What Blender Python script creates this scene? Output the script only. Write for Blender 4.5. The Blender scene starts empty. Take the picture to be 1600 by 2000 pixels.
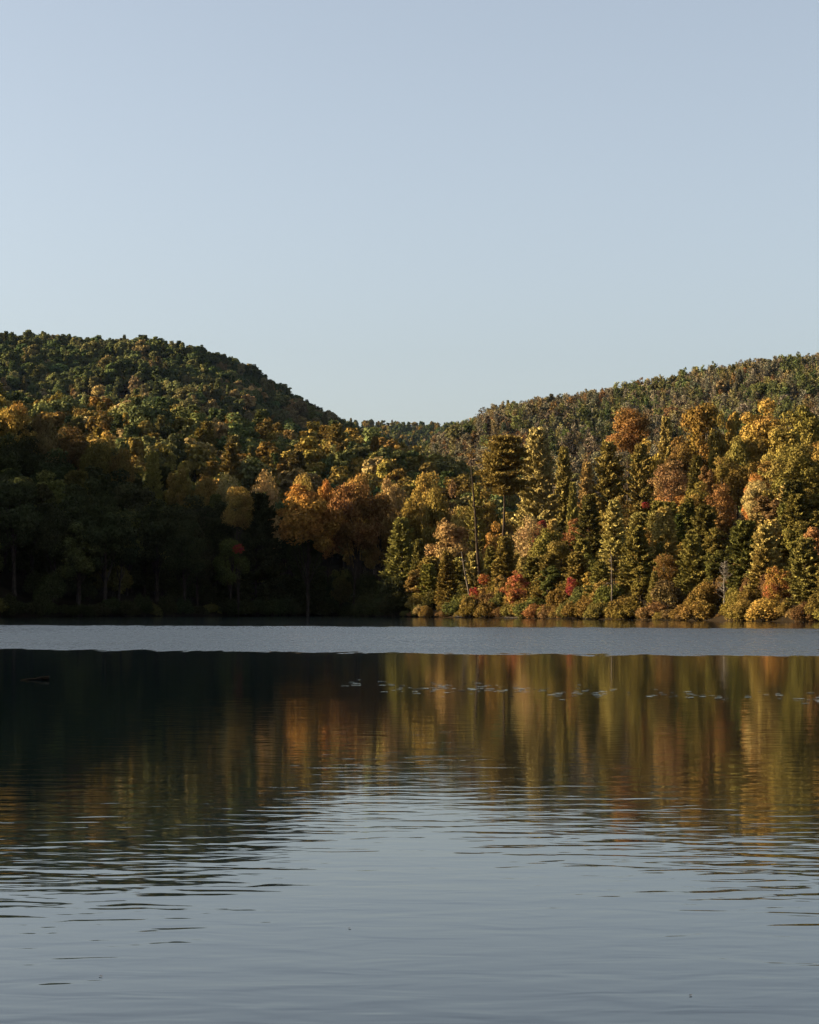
import bpy, math
import numpy as np

# ------------------------------------------------------------------ camera, sky, sun, exposure
S = bpy.context.scene
COL = S.collection
EYE = 1.7                      # camera height above the lake (m)
K = 1.4                        # depth scale that goes with the longer lens
F = 3000.0 * K                 # focal length in photo pixels (photo is 1600 x 2000)
HX, HY = 800.0, 1185.0         # vanishing column and horizon row in the photo
cam_d = bpy.data.cameras.new('camera')
cam = bpy.data.objects.new('camera', cam_d)
COL.objects.link(cam)
cam.location = (0, 0, EYE)
cam.rotation_euler = (math.radians(90), 0, 0)
cam_d.sensor_width = 36.0
cam_d.lens = F / 2000.0 * 36.0
cam_d.shift_y = (HY - 1000.0) / 2000.0
cam_d.clip_start = 0.1
cam_d.clip_end = 30000.0
S.camera = cam
HAZE = 5.0e-6                  # scattering per metre

SUN_EL = math.radians(15.0)
SUN_AZ = math.atan2(-0.997, 0.07)          # measured from +Y towards +X
SUN_DIR = np.array([math.sin(SUN_AZ) * math.cos(SUN_EL), math.cos(SUN_AZ) * math.cos(SUN_EL), math.sin(SUN_EL)])
world = bpy.data.worlds.new('World')
S.world = world
world.use_nodes = True
wn, wl = world.node_tree.nodes, world.node_tree.links
wn.clear()
sky = wn.new('ShaderNodeTexSky')
sky.sky_type = 'NISHITA'
sky.sun_disc = False
sky.sun_elevation = SUN_EL
sky.sun_rotation = SUN_AZ % (2 * math.pi)
sky.altitude = 300.0
sky.air_density = 1.0
sky.dust_density = 3.0
sky.ozone_density = 1.0
bg = wn.new('ShaderNodeBackground')
bg.inputs['Strength'].default_value = 0.05
wo = wn.new('ShaderNodeOutputWorld')
hsv = wn.new('ShaderNodeHueSaturation'); hsv.inputs['Saturation'].default_value = 0.50
wl.new(sky.outputs[0], hsv.inputs['Color'])
wb = wn.new('ShaderNodeMix'); wb.data_type = 'RGBA'; wb.blend_type = 'MULTIPLY'      # cool white balance of the picture
wb.inputs[0].default_value = 1.0
wb.inputs[7].default_value = (0.955, 1.0, 1.06, 1)
wl.new(hsv.outputs[0], wb.inputs[6])
wl.new(wb.outputs[2], bg.inputs['Color'])
wl.new(bg.outputs[0], wo.inputs['Surface'])

sun_d = bpy.data.lights.new('sun', 'SUN')
sun_d.energy = 5.0
sun_d.angle = math.radians(0.5)
sun_d.color = (1.0, 0.775, 0.48)
sun = bpy.data.objects.new('sun', sun_d)
COL.objects.link(sun)
sun.location = (-120, -80, 60)
from mathutils import Vector
sun.rotation_euler = Vector(SUN_DIR).to_track_quat('Z', 'Y').to_euler()

vs = S.view_settings
vs.view_transform = 'Standard'
vs.look = 'None'
vs.exposure = 2.08
vs.gamma = 1.0
vs.use_curve_mapping = False
S.render.engine = 'CYCLES'
cy = S.cycles
cy.max_bounces = 3
cy.diffuse_bounces = 1
cy.glossy_bounces = 2
cy.transmission_bounces = 2
cy.volume_bounces = 0
cy.use_denoising = True
cy.sample_clamp_indirect = 4.0

# ------------------------------------------------------------------ small helpers
def link(o, parent=None):
    COL.objects.link(o)
    if parent is not None:
        o.parent = parent
    return o

def tag(o, label=None, category=None, group=None, kind=None):
    if label: o['label'] = label
    if category: o['category'] = category
    if group: o['group'] = group
    if kind: o['kind'] = kind
    return o

def np_mesh(name, verts, faces, mats, mat_idx=None, smooth=False):
    """verts (n,3), faces (m,4) or (m,3)"""
    verts = np.asarray(verts, np.float32)
    faces = np.asarray(faces, np.int32)
    k = faces.shape[1]
    me = bpy.data.meshes.new(name)
    me.vertices.add(len(verts))
    me.vertices.foreach_set('co', verts.ravel())
    me.loops.add(faces.size)
    me.loops.foreach_set('vertex_index', faces.ravel())
    me.polygons.add(len(faces))
    me.polygons.foreach_set('loop_start', np.arange(0, faces.size, k, dtype=np.int32))
    if mat_idx is not None:
        me.polygons.foreach_set('material_index', np.asarray(mat_idx, np.int32))
    if smooth:
        me.polygons.foreach_set('use_smooth', np.ones(len(faces), bool))
    me.update(calc_edges=True)
    me.validate()
    for m in mats:
        me.materials.append(m)
    return me

def px2x(px, y):
    return (px - HX) / F * y

def py2z(py, y):
    return EYE + (HY - py) / F * y

def smooth01(t):
    t = np.clip(t, 0, 1)
    return t * t * (3 - 2 * t)

# ------------------------------------------------------------------ materials
def new_mat(name):
    m = bpy.data.materials.new(name)
    m.use_nodes = True
    m.node_tree.nodes.clear()
    return m, m.node_tree.nodes, m.node_tree.links

def leaf_material(name, transl=0.3, val=0.45, hue=0.03, patch_scale=0.22):
    m, n, l = new_mat(name)
    at = n.new('ShaderNodeAttribute'); at.attribute_type = 'INSTANCER'; at.attribute_name = 'tint'
    geo = n.new('ShaderNodeNewGeometry')
    tc = n.new('ShaderNodeTexCoord')
    oi = n.new('ShaderNodeObjectInfo')
    no = n.new('ShaderNodeTexNoise'); no.noise_dimensions = '4D'
    no.inputs['Scale'].default_value = patch_scale
    no.inputs['Detail'].default_value = 2.0
    l.new(tc.outputs['Object'], no.inputs['Vector'])
    mw = n.new('ShaderNodeMath'); mw.operation = 'MULTIPLY'; mw.inputs[1].default_value = 50.0
    l.new(oi.outputs['Random'], mw.inputs[0]); l.new(mw.outputs[0], no.inputs['W'])
    # hue shift: leaf-to-leaf plus patches of a crown that turned earlier than the rest
    h1 = n.new('ShaderNodeMapRange'); h1.inputs[3].default_value = 0.5 + hue; h1.inputs[4].default_value = 0.5 - hue
    h1.inputs[1].default_value = 0.3; h1.inputs[2].default_value = 0.7
    l.new(no.outputs['Fac'], h1.inputs[0])
    v1 = n.new('ShaderNodeMapRange'); v1.inputs[3].default_value = 1 - val; v1.inputs[4].default_value = 1 + val
    l.new(geo.outputs['Random Per Island'], v1.inputs[0])
    hs = n.new('ShaderNodeHueSaturation')
    l.new(h1.outputs[0], hs.inputs['Hue']); l.new(v1.outputs[0], hs.inputs['Value'])
    l.new(at.outputs['Color'], hs.inputs['Color'])
    d = n.new('ShaderNodeBsdfDiffuse'); t = n.new('ShaderNodeBsdfTranslucent')
    l.new(hs.outputs[0], d.inputs['Color']); l.new(hs.outputs[0], t.inputs['Color'])
    mx = n.new('ShaderNodeMixShader'); mx.inputs[0].default_value = transl
    l.new(d.outputs[0], mx.inputs[1]); l.new(t.outputs[0], mx.inputs[2])
    o = n.new('ShaderNodeOutputMaterial'); l.new(mx.outputs[0], o.inputs['Surface'])
    return m

def bark_material(name, c1, c2):
    m, n, l = new_mat(name)
    tc = n.new('ShaderNodeTexCoord')
    mp = n.new('ShaderNodeMapping'); mp.inputs['Scale'].default_value = (6, 6, 1.2)
    no = n.new('ShaderNodeTexNoise'); no.inputs['Scale'].default_value = 1.0; no.inputs['Detail'].default_value = 4
    l.new(tc.outputs['Object'], mp.inputs[0]); l.new(mp.outputs[0], no.inputs['Vector'])
    cr = n.new('ShaderNodeValToRGB')
    cr.color_ramp.elements[0].color = (*c1, 1); cr.color_ramp.elements[0].position = 0.35
    cr.color_ramp.elements[1].color = (*c2, 1); cr.color_ramp.elements[1].position = 0.7
    l.new(no.outputs['Fac'], cr.inputs[0])
    b = n.new('ShaderNodeBsdfDiffuse'); l.new(cr.outputs[0], b.inputs['Color'])
    o = n.new('ShaderNodeOutputMaterial'); l.new(b.outputs[0], o.inputs['Surface'])
    return m

M_LEAF = leaf_material('leaf_broad', 0.16, 0.38, 0.014)
M_MAPLE = leaf_material('leaf_maple', 0.2, 0.5, 0.045, 0.6)
M_NEEDLE = leaf_material('leaf_needle', 0.14, 0.35, 0.008)
M_BARK = bark_material('bark_brown', (0.02, 0.015, 0.011), (0.06, 0.046, 0.034))
M_BARKG = bark_material('bark_grey', (0.045, 0.038, 0.031), (0.12, 0.10, 0.083))
M_BARKH = bark_material('bark_hill', (0.03, 0.026, 0.021), (0.085, 0.072, 0.058))
M_BARKW = bark_material('bark_white', (0.08, 0.07, 0.06), (0.20, 0.18, 0.155))
M_SHADELOG = bark_material('shade_log', (0.005, 0.005, 0.004), (0.014, 0.012, 0.010))  # floating log's wood, darkened in place of shade
M_DRIFT = bark_material('driftwood', (0.07, 0.055, 0.042), (0.2, 0.17, 0.13))

def ground_material():
    m, n, l = new_mat('forest_floor')
    tc = n.new('ShaderNodeTexCoord')
    no = n.new('ShaderNodeTexNoise'); no.inputs['Scale'].default_value = 0.15; no.inputs['Detail'].default_value = 8
    l.new(tc.outputs['Object'], no.inputs['Vector'])
    cr = n.new('ShaderNodeValToRGB')
    cr.color_ramp.elements[0].color = (0.010, 0.008, 0.005, 1); cr.color_ramp.elements[0].position = 0.35
    cr.color_ramp.elements[1].color = (0.026, 0.019, 0.012, 1); cr.color_ramp.elements[1].position = 0.68
    l.new(no.outputs['Fac'], cr.inputs[0])
    b = n.new('ShaderNodeBsdfDiffuse'); l.new(cr.outputs[0], b.inputs['Color'])
    o = n.new('ShaderNodeOutputMaterial'); l.new(b.outputs[0], o.inputs['Surface'])
    return m
M_GROUND = ground_material()

# ------------------------------------------------------------------ terrain
SR_X = [-6, 0, 14, 27, 45, 70, 120, 200, 400]
SR_Y = K * np.array([262, 253, 228, 205, 171, 130, 60, -20, -160.])
SL_X = [-400, -170, -150, -135, -110, -68, -36, -4, 40]
SL_Y = K * np.array([-600, -60, 60, 140, 205, 255, 276, 300, 330.])

def shore_d(x, y):
    """signed distance-like value, > 0 on land"""
    wob = 1.6 * np.sin(x * 0.23 + 1.0) + 1.0 * np.sin(x * 0.61 + y * 0.2)
    dR = np.minimum((y - np.interp(x, SR_X, SR_Y)) * 0.6, x + 6 + (y / K - 262) * 0.25)
    dL = (y - np.interp(x, SL_X, SL_Y)) * 0.8
    dB = (-5 - y) + 0.1 * np.abs(x)
    dB = np.where(y < 0, -4 - y, -50)
    return np.maximum(np.maximum(dR, dL), dB) + wob, dR, dL

# each far ridge: tree-top line seen in the photo (px, py), tree height, crest distance, foot distance
RIDGES = {
    'mid':   dict(px=[-1500, -500, 0, 120, 200, 330, 430, 560, 660, 760, 860, 960, 1100, 1400],
                  py=[560, 700, 775, 790, 797, 800, 822, 838, 850, 868, 905, 945, 990, 1060], tree=17, Yc=600, Yf=345),
    'left':  dict(px=[-2500, -600, 0, 150, 300, 380, 450, 520, 600, 700, 800, 900, 1000, 1300],
                  py=[600, 630, 648, 653, 660, 677, 699, 733, 782, 832, 880, 930, 980, 1090], tree=20, Yc=1250, Yf=560),
    'far':   dict(px=[-3000, 300, 700, 900, 1200, 3000], py=[800, 815, 823, 829, 835, 800], tree=14, Yc=2600, Yf=1500),
    'right': dict(px=[500, 700, 840, 900, 950, 1000, 1100, 1200, 1300, 1400, 1500, 1600, 2000, 3500],
                  py=[1100, 960, 868, 832, 810, 790, 774, 757, 741, 721, 705, 689, 640, 560], tree=13, Yc=1000, Yf=400),
}

def rnd_field(x, y, s, seed):
    r = np.random.RandomState(seed)
    out = 0
    for k in range(5):
        a = r.uniform(0, math.tau); w = math.tau / (s * r.uniform(0.6, 1.7)); p = r.uniform(0, math.tau)
        out = out + np.sin((x * math.cos(a) + y * math.sin(a)) * w + p)
    return out / 3.0

def ridge_h(name, x, y):
    R = RIDGES[name]
    Yc, Yf = R['Yc'] * K, R['Yf'] * K
    yy = np.maximum(y, 60.0)
    px = HX + F * x / yy
    py = np.interp(px, R['px'], R['py'])
    zc = EYE + (HY - py) / F * Yc - R['tree'] * 0.92
    t = (yy - Yf) / (Yc - Yf)
    up = np.clip(t, 0, 1)
    prof = 0.55 * up + 0.45 * smooth01(up)
    down = np.clip(1 - (t - 1) * 0.35, 0.2, 1)
    prof = np.where(t > 1, down, prof)
    bump = rnd_field(x, y, R['Yc'] * 0.14, hash(len(name)) % 97 + 5) * R['Yc'] * 0.0085 * 1.25 * np.sin(np.clip(t, 0, 1) * math.pi)
    h = zc * prof + bump
    return np.where(t <= 0, -5.0, h)

CREST_Y = K * np.array([-600, -200, 0, 238, 260, 269, 282, 296, 309, 331, 430, 700, 1000.])
CREST_Z = [36, 38, 38, 38, 44, 54, 61, 65, 69, 72, 70, 90, 120]

def terrain(x, y):
    x = np.asarray(x, float); y = np.asarray(y, float)
    d, dR, dL = shore_d(x, y)
    bank = np.where(d > 0, 0.9 * np.tanh(d / 2.5), np.maximum(-2.5, d * 0.25))
    pxr = HX + F * x / np.maximum(y, 60)
    # right bank rises behind its trees, steeper towards the right
    sl = np.interp(pxr, [780, 900, 1050, 1250, 1400, 1600, 2200], [0.03, 0.06, 0.10, 0.22, 0.26, 0.27, 0.3])
    dr = np.maximum(dR, 0) / K * 1.15
    right = sl * np.where(dr < 75, dr, 75 - (dr - 75) * 0.15)
    sll = np.interp(pxr, [-1500, -300, 0, 150, 300, 450, 640, 800], [0.7, 0.55, 0.42, 0.35, 0.26, 0.17, 0.12, 0.08])
    dl = np.maximum(dL, 0) / K
    left = sll * np.minimum(dl, 90) * smooth01((x + 175) / 70.0)
    h = bank + np.where(d > 0, np.maximum(np.where(dR > 0, right, 0), np.where(dL > 0, left, 0)), 0)
    land = smooth01(d / 12.0)
    # wooded ridge on the left, beyond the frame: it throws the shade on the left bank
    cz = np.interp(y, CREST_Y, CREST_Z)
    e = smooth01((-132 - x) / 128.0) * np.where(x < -260, np.clip(1 - (-260 - x) / 900.0, 0.3, 1), 1)
    h = np.maximum(h, np.where((e > 0) & (d > 0), cz * e * land, -9))
    # unseen wooded hills added behind the camera and to the right, to cut skylight
    back = 0.42 * np.clip(-25 - y, 0, 280) * smooth01((x + 420) / 200.0)
    side = 0.40 * np.clip(x - 170, 0, 260) * np.where(y < 330, 1, np.clip(1 - (y - 330) / 200.0, 0, 1)) * smooth01(d / 12.0)
    h = np.where(d > 0, np.maximum(h, np.maximum(back, side)), h)
    for nm in RIDGES:
        h = np.maximum(h, ridge_h(nm, x, y) * np.where(y > 300, 1, 0) + np.where(y > 300, 0, -9))
    h = h + np.where(d > 6, 0.5 * rnd_field(x, y, 25, 3), 0)
    return h

def axis(lo, hi, fine, c0, n):
    t = np.linspace(-1, 1, n)
    k = 4.2
    a = np.sinh(k * t) / math.sinh(k)
    return np.where(a < 0, c0 + (c0 - lo) * a, c0 + (hi - c0) * a)

gx = axis(-7000, 7000, 1, 0, 321)
gy = axis(-3000, 11000, 1, 300, 361)
GX, GY = np.meshgrid(gx, gy)
GZ = terrain(GX, GY)
nv = GX.size
idx = np.arange(nv).reshape(GX.shape)
fq = np.stack([idx[:-1, :-1], idx[:-1, 1:], idx[1:, 1:], idx[1:, :-1]], -1).reshape(-1, 4)
ground = link(bpy.data.objects.new('ground', np_mesh('ground', np.stack([GX, GY, GZ], -1).reshape(-1, 3), fq, [M_GROUND], smooth=True)))
tag(ground, 'brown leaf-littered forest floor under the wooded hills', kind='structure')

# ------------------------------------------------------------------ the lake
def water_material():
    m, n, l = new_mat('lake_water')
    geo = n.new('ShaderNodeNewGeometry')
    sx = n.new('ShaderNodeSeparateXYZ'); l.new(geo.outputs['Position'], sx.inputs[0])

    def math_(op, a, b=None, c=None):
        q = n.new('ShaderNodeMath'); q.operation = op
        for i, v in enumerate((a, b, c)):
            if v is None: continue
            if isinstance(v, (int, float)): q.inputs[i].default_value = v
            else: l.new(v, q.inputs[i])
        return q.outputs[0]

    def noise(scale_xyz, detail=2.0, rough=0.5, dist=0.0, rot=0.0, scale=1.0):
        mp = n.new('ShaderNodeMapping'); mp.inputs['Scale'].default_value = scale_xyz
        mp.inputs['Rotation'].default_value = (0, 0, rot)
        l.new(geo.outputs['Position'], mp.inputs[0])
        no = n.new('ShaderNodeTexNoise'); no.inputs['Scale'].default_value = scale
        no.inputs['Detail'].default_value = detail; no.inputs['Roughness'].default_value = rough
        no.inputs['Distortion'].default_value = dist
        l.new(mp.outputs[0], no.inputs['Vector'])
        return no.outputs['Fac']

    def mrange(v, a, b, c, d, smooth=False):
        q = n.new('ShaderNodeMapRange')
        if smooth: q.interpolation_type = 'SMOOTHSTEP'
        l.new(v, q.inputs[0])
        for i, w in enumerate((a, b, c, d)): q.inputs[1 + i].default_value = w
        return q.outputs[0]

    X, Y = sx.outputs['X'], sx.outputs['Y']
    # a breeze ruffles one strip of the lake
    e_n = noise((0.9, 0.25, 1), 3)
    jit = mrange(e_n, 0.3, 0.7, -2.6, 2.6)
    near = math_('ADD', math_('SUBTRACT', Y, math_('MULTIPLY_ADD', X, -0.30 * K, 56.5 * K)), jit)
    jf = mrange(noise((0.5, 0.12, 1), 2), 0.3, 0.7, -5, 5)
    far = math_('ADD', math_('SUBTRACT', math_('MULTIPLY_ADD', X, -0.33 * K, 130.0 * K), Y), jf)
    band = math_('MULTIPLY', mrange(near, -0.6, 1.2, 0, 1, True), mrange(far, -1.5, 2.5, 0, 1, True))
    mott = noise((4.0, 0.30, 1), 2.5, 0.65)
    mott2 = noise((0.05, 0.045, 1), 2.0)
    band_r = math_('ADD', mrange(mott, 0.3, 0.7, 0.19, 0.37), mrange(mott2, 0.3, 0.7, -0.04, 0.04))
    calm_r = mrange(Y, 10, 80, 0.03, 0.065)
    rough = n.new('ShaderNodeMix'); rough.data_type = 'FLOAT'
    l.new(band, rough.inputs[0]); l.new(calm_r, rough.inputs[2]); l.new(band_r, rough.inputs[3])
    # ripples of the calm water: long low crests across the view, finer ones between them
    w1 = noise((1.7, 3.4, 1), 1.8, 0.5, 0.4, math.radians(5))
    w2 = noise((0.28, 0.9, 1), 1.0, 0.5, 0.2, math.radians(-7))
    w3 = noise((2.4, 7.0, 1), 1.5, 0.5, 0.2, math.radians(9))
    calm_patch = mrange(noise((0.04, 0.10, 1), 2), 0.35, 0.65, 0.55, 1.25)
    near_fade = math_('ADD', mrange(Y, 20, 66, 1.0, 0.5), mrange(Y, 9, 19, 0.9, 0.0))
    hsum = math_('ADD', math_('MULTIPLY', w1, 1.15), math_('ADD', math_('MULTIPLY', w2, 0.9), math_('MULTIPLY', w3, 0.13)))
    hgt = math_('MULTIPLY', math_('MULTIPLY', hsum, calm_patch), near_fade)
    bw = math_('MULTIPLY', math_('MULTIPLY', noise((2.5, 0.9, 1), 2, 0.6), band), 26.0)
    hgt = math_('ADD', hgt, bw)
    bp = n.new('ShaderNodeBump'); bp.inputs['Strength'].default_value = 1.0; bp.inputs['Distance'].default_value = 0.0030
    l.new(hgt, bp.inputs['Height'])
    p = n.new('ShaderNodeBsdfPrincipled')
    p.inputs['Base Color'].default_value = (0.001, 0.004, 0.006, 1)
    p.inputs['IOR'].default_value = 1.333
    l.new(rough.outputs[0], p.inputs['Roughness'])
    l.new(bp.outputs[0], p.inputs['Normal'])
    o = n.new('ShaderNodeOutputMaterial'); l.new(p.outputs[0], o.inputs['Surface'])
    return m

M_WATER = water_material()
wv = np.array([[-420, -30, 0], [420, -30, 0], [420, 600, 0], [-420, 600, 0]], float)
lake = link(bpy.data.objects.new('water', np_mesh('water', wv, [[0, 1, 2, 3]], [M_WATER])))
tag(lake, 'calm dark lake with a wind-ruffled strip across it', kind='structure')

# ------------------------------------------------------------------ tree meshes
def unit(v):
    return v / np.maximum(np.linalg.norm(v, axis=-1, keepdims=True), 1e-9)

class Build:
    """collects quads with a material slot each"""
    def __init__(s):
        s.v, s.f, s.m, s.n = [], [], [], 0
    def add(s, v, f, m):
        s.v.append(np.asarray(v, float)); s.f.append(np.asarray(f, int) + s.n)
        s.m.append(np.full(len(f), m, int)); s.n += len(v)
    def tube(s, pts, rad, m=0, sides=5, cap=False):
        pts = np.asarray(pts, float); rad = np.asarray(rad, float)
        k = len(pts)
        tan = unit(np.gradient(pts, axis=0))
        ref = np.where(np.abs(tan[:, 2:3]) > 0.9, np.array([[1.0, 0, 0]]), np.array([[0, 0, 1.0]]))
        a = unit(np.cross(tan, ref)); b = np.cross(tan, a)
        an = np.linspace(0, math.tau, sides, endpoint=False)
        ring = pts[:, None] + rad[:, None, None] * (a[:, None] * np.cos(an)[None, :, None] + b[:, None] * np.sin(an)[None, :, None])
        ii = np.arange(k * sides).reshape(k, sides); jj = np.roll(ii, -1, 1)
        f = np.stack([ii[:-1], jj[:-1], jj[1:], ii[1:]], -1).reshape(-1, 4)
        s.add(ring.reshape(-1, 3), f, m)
    def leaves(s, c, nrm, a, b, rng, m=0, along=None):
        """diamond leaf clumps: centre, normal, half length a (along), half width b"""
        c = np.asarray(c, float); k = len(c)
        nrm = unit(nrm)
        t = along if along is not None else rng.normal(size=(k, 3))
        t = unit(t - nrm * np.sum(t * nrm, -1, keepdims=True))
        w = np.cross(nrm, t)
        a = np.broadcast_to(np.asarray(a, float), (k,))[:, None]; b = np.broadcast_to(np.asarray(b, float), (k,))[:, None]
        bend = nrm * a * 0.25
        v = np.stack([c - t * a - bend, c + w * b, c + t * a - bend, c - w * b], 1).reshape(-1, 3)
        s.add(v, np.arange(4 * k).reshape(k, 4), m)
    def mesh(s, name, mats):
        return np_mesh(name, np.concatenate(s.v), np.concatenate(s.f), mats, np.concatenate(s.m))

def crook(p0, p1, n, amp, rng):
    t = np.linspace(0, 1, n)[:, None]
    p = np.asarray(p0) * (1 - t) + np.asarray(p1) * t
    off = np.cumsum(rng.normal(size=(n, 3)), 0) * amp
    off -= off[0] + (off[-1] - off[0]) * t
    return p + off

def broadleaf(seed, H=20.0, W=11.0, base=0.28, n_clump=46, per=120, leaf=0.34, fill=0.8, bark=None, sparse=0.0, lm=None, rcs=(0.09, 0.19)):
    """oak / maple: returns (trunk mesh, crown mesh)"""
    rng = np.random.RandomState(seed)
    zb, zt = base * H, H
    zc, rz = (zb + zt) / 2, (zt - zb) / 2
    d = unit(rng.normal(size=(n_clump * 2, 3)))
    d = d[d[:, 2] > -0.75][:n_clump]
    r = rng.uniform(0.25, 1, len(d)) ** 0.5
    rc = W * rng.uniform(*rcs, len(d))
    lob = 1 + 0.22 * np.sin(3 * np.arctan2(d[:, 1], d[:, 0]) + rng.uniform(0, 6)) * rng.uniform(0.3, 1)
    c = np.stack([d[:, 0] * (W / 2 - rc * 0.7) * r * lob, d[:, 1] * (W / 2 - rc * 0.7) * r * lob, zc + d[:, 2] * (rz - rc * 0.6) * r], -1)
    low = np.clip((zc - c[:, 2]) / rz, 0, 1)
    c[:, :2] *= (1 - 0.45 * low ** 1.5)[:, None]
    cr = Build(); tr = Build()
    P, N, Sz = [], [], []
    for i in range(len(c)):
        k = int(per * (rc[i] / (W * 0.5 * (rcs[0] + rcs[1]))) ** 1.6 * (1 - sparse))
        dd = unit(rng.normal(size=(k, 3)) + np.array([0, 0, 0.25]))
        rad = rc[i] * rng.uniform(0.55, 1.12, (k, 1)) ** 0.8
        P.append(c[i] + dd * rad * np.array([1.08, 1.08, 0.82]))
        N.append(dd + 0.55 * rng.normal(size=(k, 3)) + 0.3 * unit(c[i:i + 1] - np.array([0, 0, zc])))
        Sz.append(leaf * rng.uniform(0.6, 1.3, k))
    P = np.concatenate(P); N = np.concatenate(N); Sz = np.concatenate(Sz)
    cr.leaves(P, N, Sz, Sz * rng.uniform(0.55, 0.9, len(Sz)), rng)
    # trunk and limbs
    rt = 0.017 * H
    lean = rng.normal(size=2) * 0.03 * H
    top = np.array([lean[0], lean[1], zb + 0.55 * (zt - zb)])
    tp = crook((0, 0, -1.0), top, 9, 0.10, rng)
    tr.tube(tp, np.linspace(rt * 1.25, rt * 0.35, 9), 0, 6)
    for i in rng.permutation(len(c))[:18]:
        s0 = tp[rng.randint(3, 8)]
        if s0[2] > c[i][2]: s0 = tp[3]
        tr.tube(crook(s0, c[i], 6, 0.18, rng), np.linspace(rt * 0.42, 0.03, 6), 0, 4)
    bm = bark or M_BARK
    return tr.mesh('trunk', [bm]), cr.mesh('crown', [lm or M_LEAF])

def pine(seed, H=24.0, R=4.2, base=0.12, dens=1.0, droop=0.0, tuft=0.36, irregular=0.35, power=0.8, step=0.85, bark=None):
    """white pine / hemlock: whorled boughs with needle sprays"""
    rng = np.random.RandomState(seed)
    tr = Build(); cr = Build()
    rt = 0.013 * H
    tp = crook((0, 0, -1.0), (rng.normal() * 0.2, rng.normal() * 0.2, H * 0.99), 12, 0.06, rng)
    tr.tube(tp, np.linspace(rt * 1.2, 0.03, 12), 0, 6)
    C, T, A = [], [], []
    z = base * H
    while z < H * 0.985:
        f = (H - z) / (H * (1 - base))
        L0 = R * max(f, 0.02) ** power * (1 - 0.25 * max(0, f - 0.8) / 0.2)
        nb = rng.randint(4, 7)
        a0 = rng.uniform(0, math.tau)
        tx = np.interp(z, tp[:, 2], tp[:, 0]); ty = np.interp(z, tp[:, 2], tp[:, 1])
        for b in range(nb):
            az = a0 + b * math.tau / nb + rng.uniform(-0.3, 0.3)
            L = L0 * (1 - irregular * rng.uniform(-0.35, 1)) + 0.25
            rise = np.interp(f, [0, 0.25, 1], [0.75, 0.32, 0.05]) - droop * f + rng.normal() * 0.08
            dirv = np.array([math.cos(az), math.sin(az), rise])
            nseg = 5
            t = np.linspace(0, 1, nseg)[:, None]
            bp = np.array([tx, ty, z]) + dirv * L * t + np.array([0, 0, 0.10]) * L * (t ** 2)
            if L > 0.9: tr.tube(bp, np.linspace(0.012 * L + 0.03, 0.015, nseg), 0, 3)
            side = np.array([-math.sin(az), math.cos(az), 0])
            m = int(2 + 1.7 * L)
            for q_ in range(m):
                u = rng.uniform(0.30, 1.0) ** 0.8 if q_ else 1.0
                sd = rng.uniform(-1, 1) * (0.32 * L * (1.1 - u) + 0.16)
                pc = np.array([tx, ty, z]) + dirv * L * u + np.array([0, 0, 0.10 * L * u * u]) + side * sd
                k = int(dens * rng.uniform(17, 28))
                out = unit(dirv * np.array([1, 1, 0.5]) + side * sd * 0.6 + np.array([0, 0, 0.45]))
                al = rng.uniform(-0.55, 0.55, (k, 1)) * (0.75 + 0.08 * L)
                off = out * al + rng.normal(size=(k, 3)) * np.array([0.16, 0.16, 0.10]) * (1 - 0.5 * np.abs(al))
                C.append(pc + off)
                T.append(out + 0.55 * rng.normal(size=(k, 3)))
                A.append(tuft * rng.uniform(0.6, 1.3, k))
        z += step * rng.uniform(0.75, 1.3) * (0.45 + 0.55 * f)
    C = np.concatenate(C); T = unit(np.concatenate(T)); A = np.concatenate(A)
    N = 0.8 * rng.normal(size=C.shape) + np.array([0, 0, 0.4]) + 1.2 * unit(C * np.array([1, 1, 0]))
    cr.leaves(C, np.cross(T, np.cross(N, T)), A, A * rng.uniform(0.34, 0.55, len(A)), rng, along=T)
    return tr.mesh('trunk', [bark or M_BARK]), cr.mesh('crown', [M_NEEDLE])

def flat_pine(seed, H=26.0):
    """old pine: long bare trunk, open flat-topped crown of level boughs"""
    rng = np.random.RandomState(seed)
    tr = Build(); cr = Build()
    tp = crook((0, 0, -1), (-0.7, 0.1, H * 0.98), 12, 0.07, rng)
    tr.tube(tp, np.linspace(0.36, 0.10, 12), 0, 6)
    C, T, A = [], [], []
    for z in np.linspace(H * 0.66, H * 0.985, 15):
        tx = np.interp(z, tp[:, 2], tp[:, 0]); ty = np.interp(z, tp[:, 2], tp[:, 1])
        f = (z - H * 0.66) / (H * 0.33)
        for b in range(4):
            az = rng.uniform(0, math.tau)
            L = (4.6 * (1 - 0.55 * f ** 2)) * rng.uniform(0.4, 1.05)
            dv = np.array([math.cos(az), math.sin(az), rng.uniform(-0.02, 0.25)])
            t = np.linspace(0, 1, 5)[:, None]
            bp = np.array([tx, ty, z]) + dv * L * t
            tr.tube(bp, np.linspace(0.09, 0.02, 5), 0, 4)
            for pad in range(3):
                u0 = rng.uniform(0.5, 1.0)
                k = 85
                off = rng.normal(size=(k, 3)) * np.array([0.75, 0.75, 0.17])
                C.append(np.array([tx, ty, z]) + dv * L * u0 + off)
                T.append(off + np.array([0, 0, 0.5]) + 0.4 * rng.normal(size=(k, 3)))
                A.append(0.34 * rng.uniform(0.6, 1.3, k))
    C = np.concatenate(C); T = unit(np.concatenate(T)); A = np.concatenate(A)
    N = rng.normal(size=C.shape) + np.array([0, 0, 0.6])
    cr.leaves(C, np.cross(T, np.cross(N, T)), A, A * 0.35, rng, along=T)
    return tr.mesh('trunk', [M_BARK]), cr.mesh('crown', [M_NEEDLE])

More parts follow.
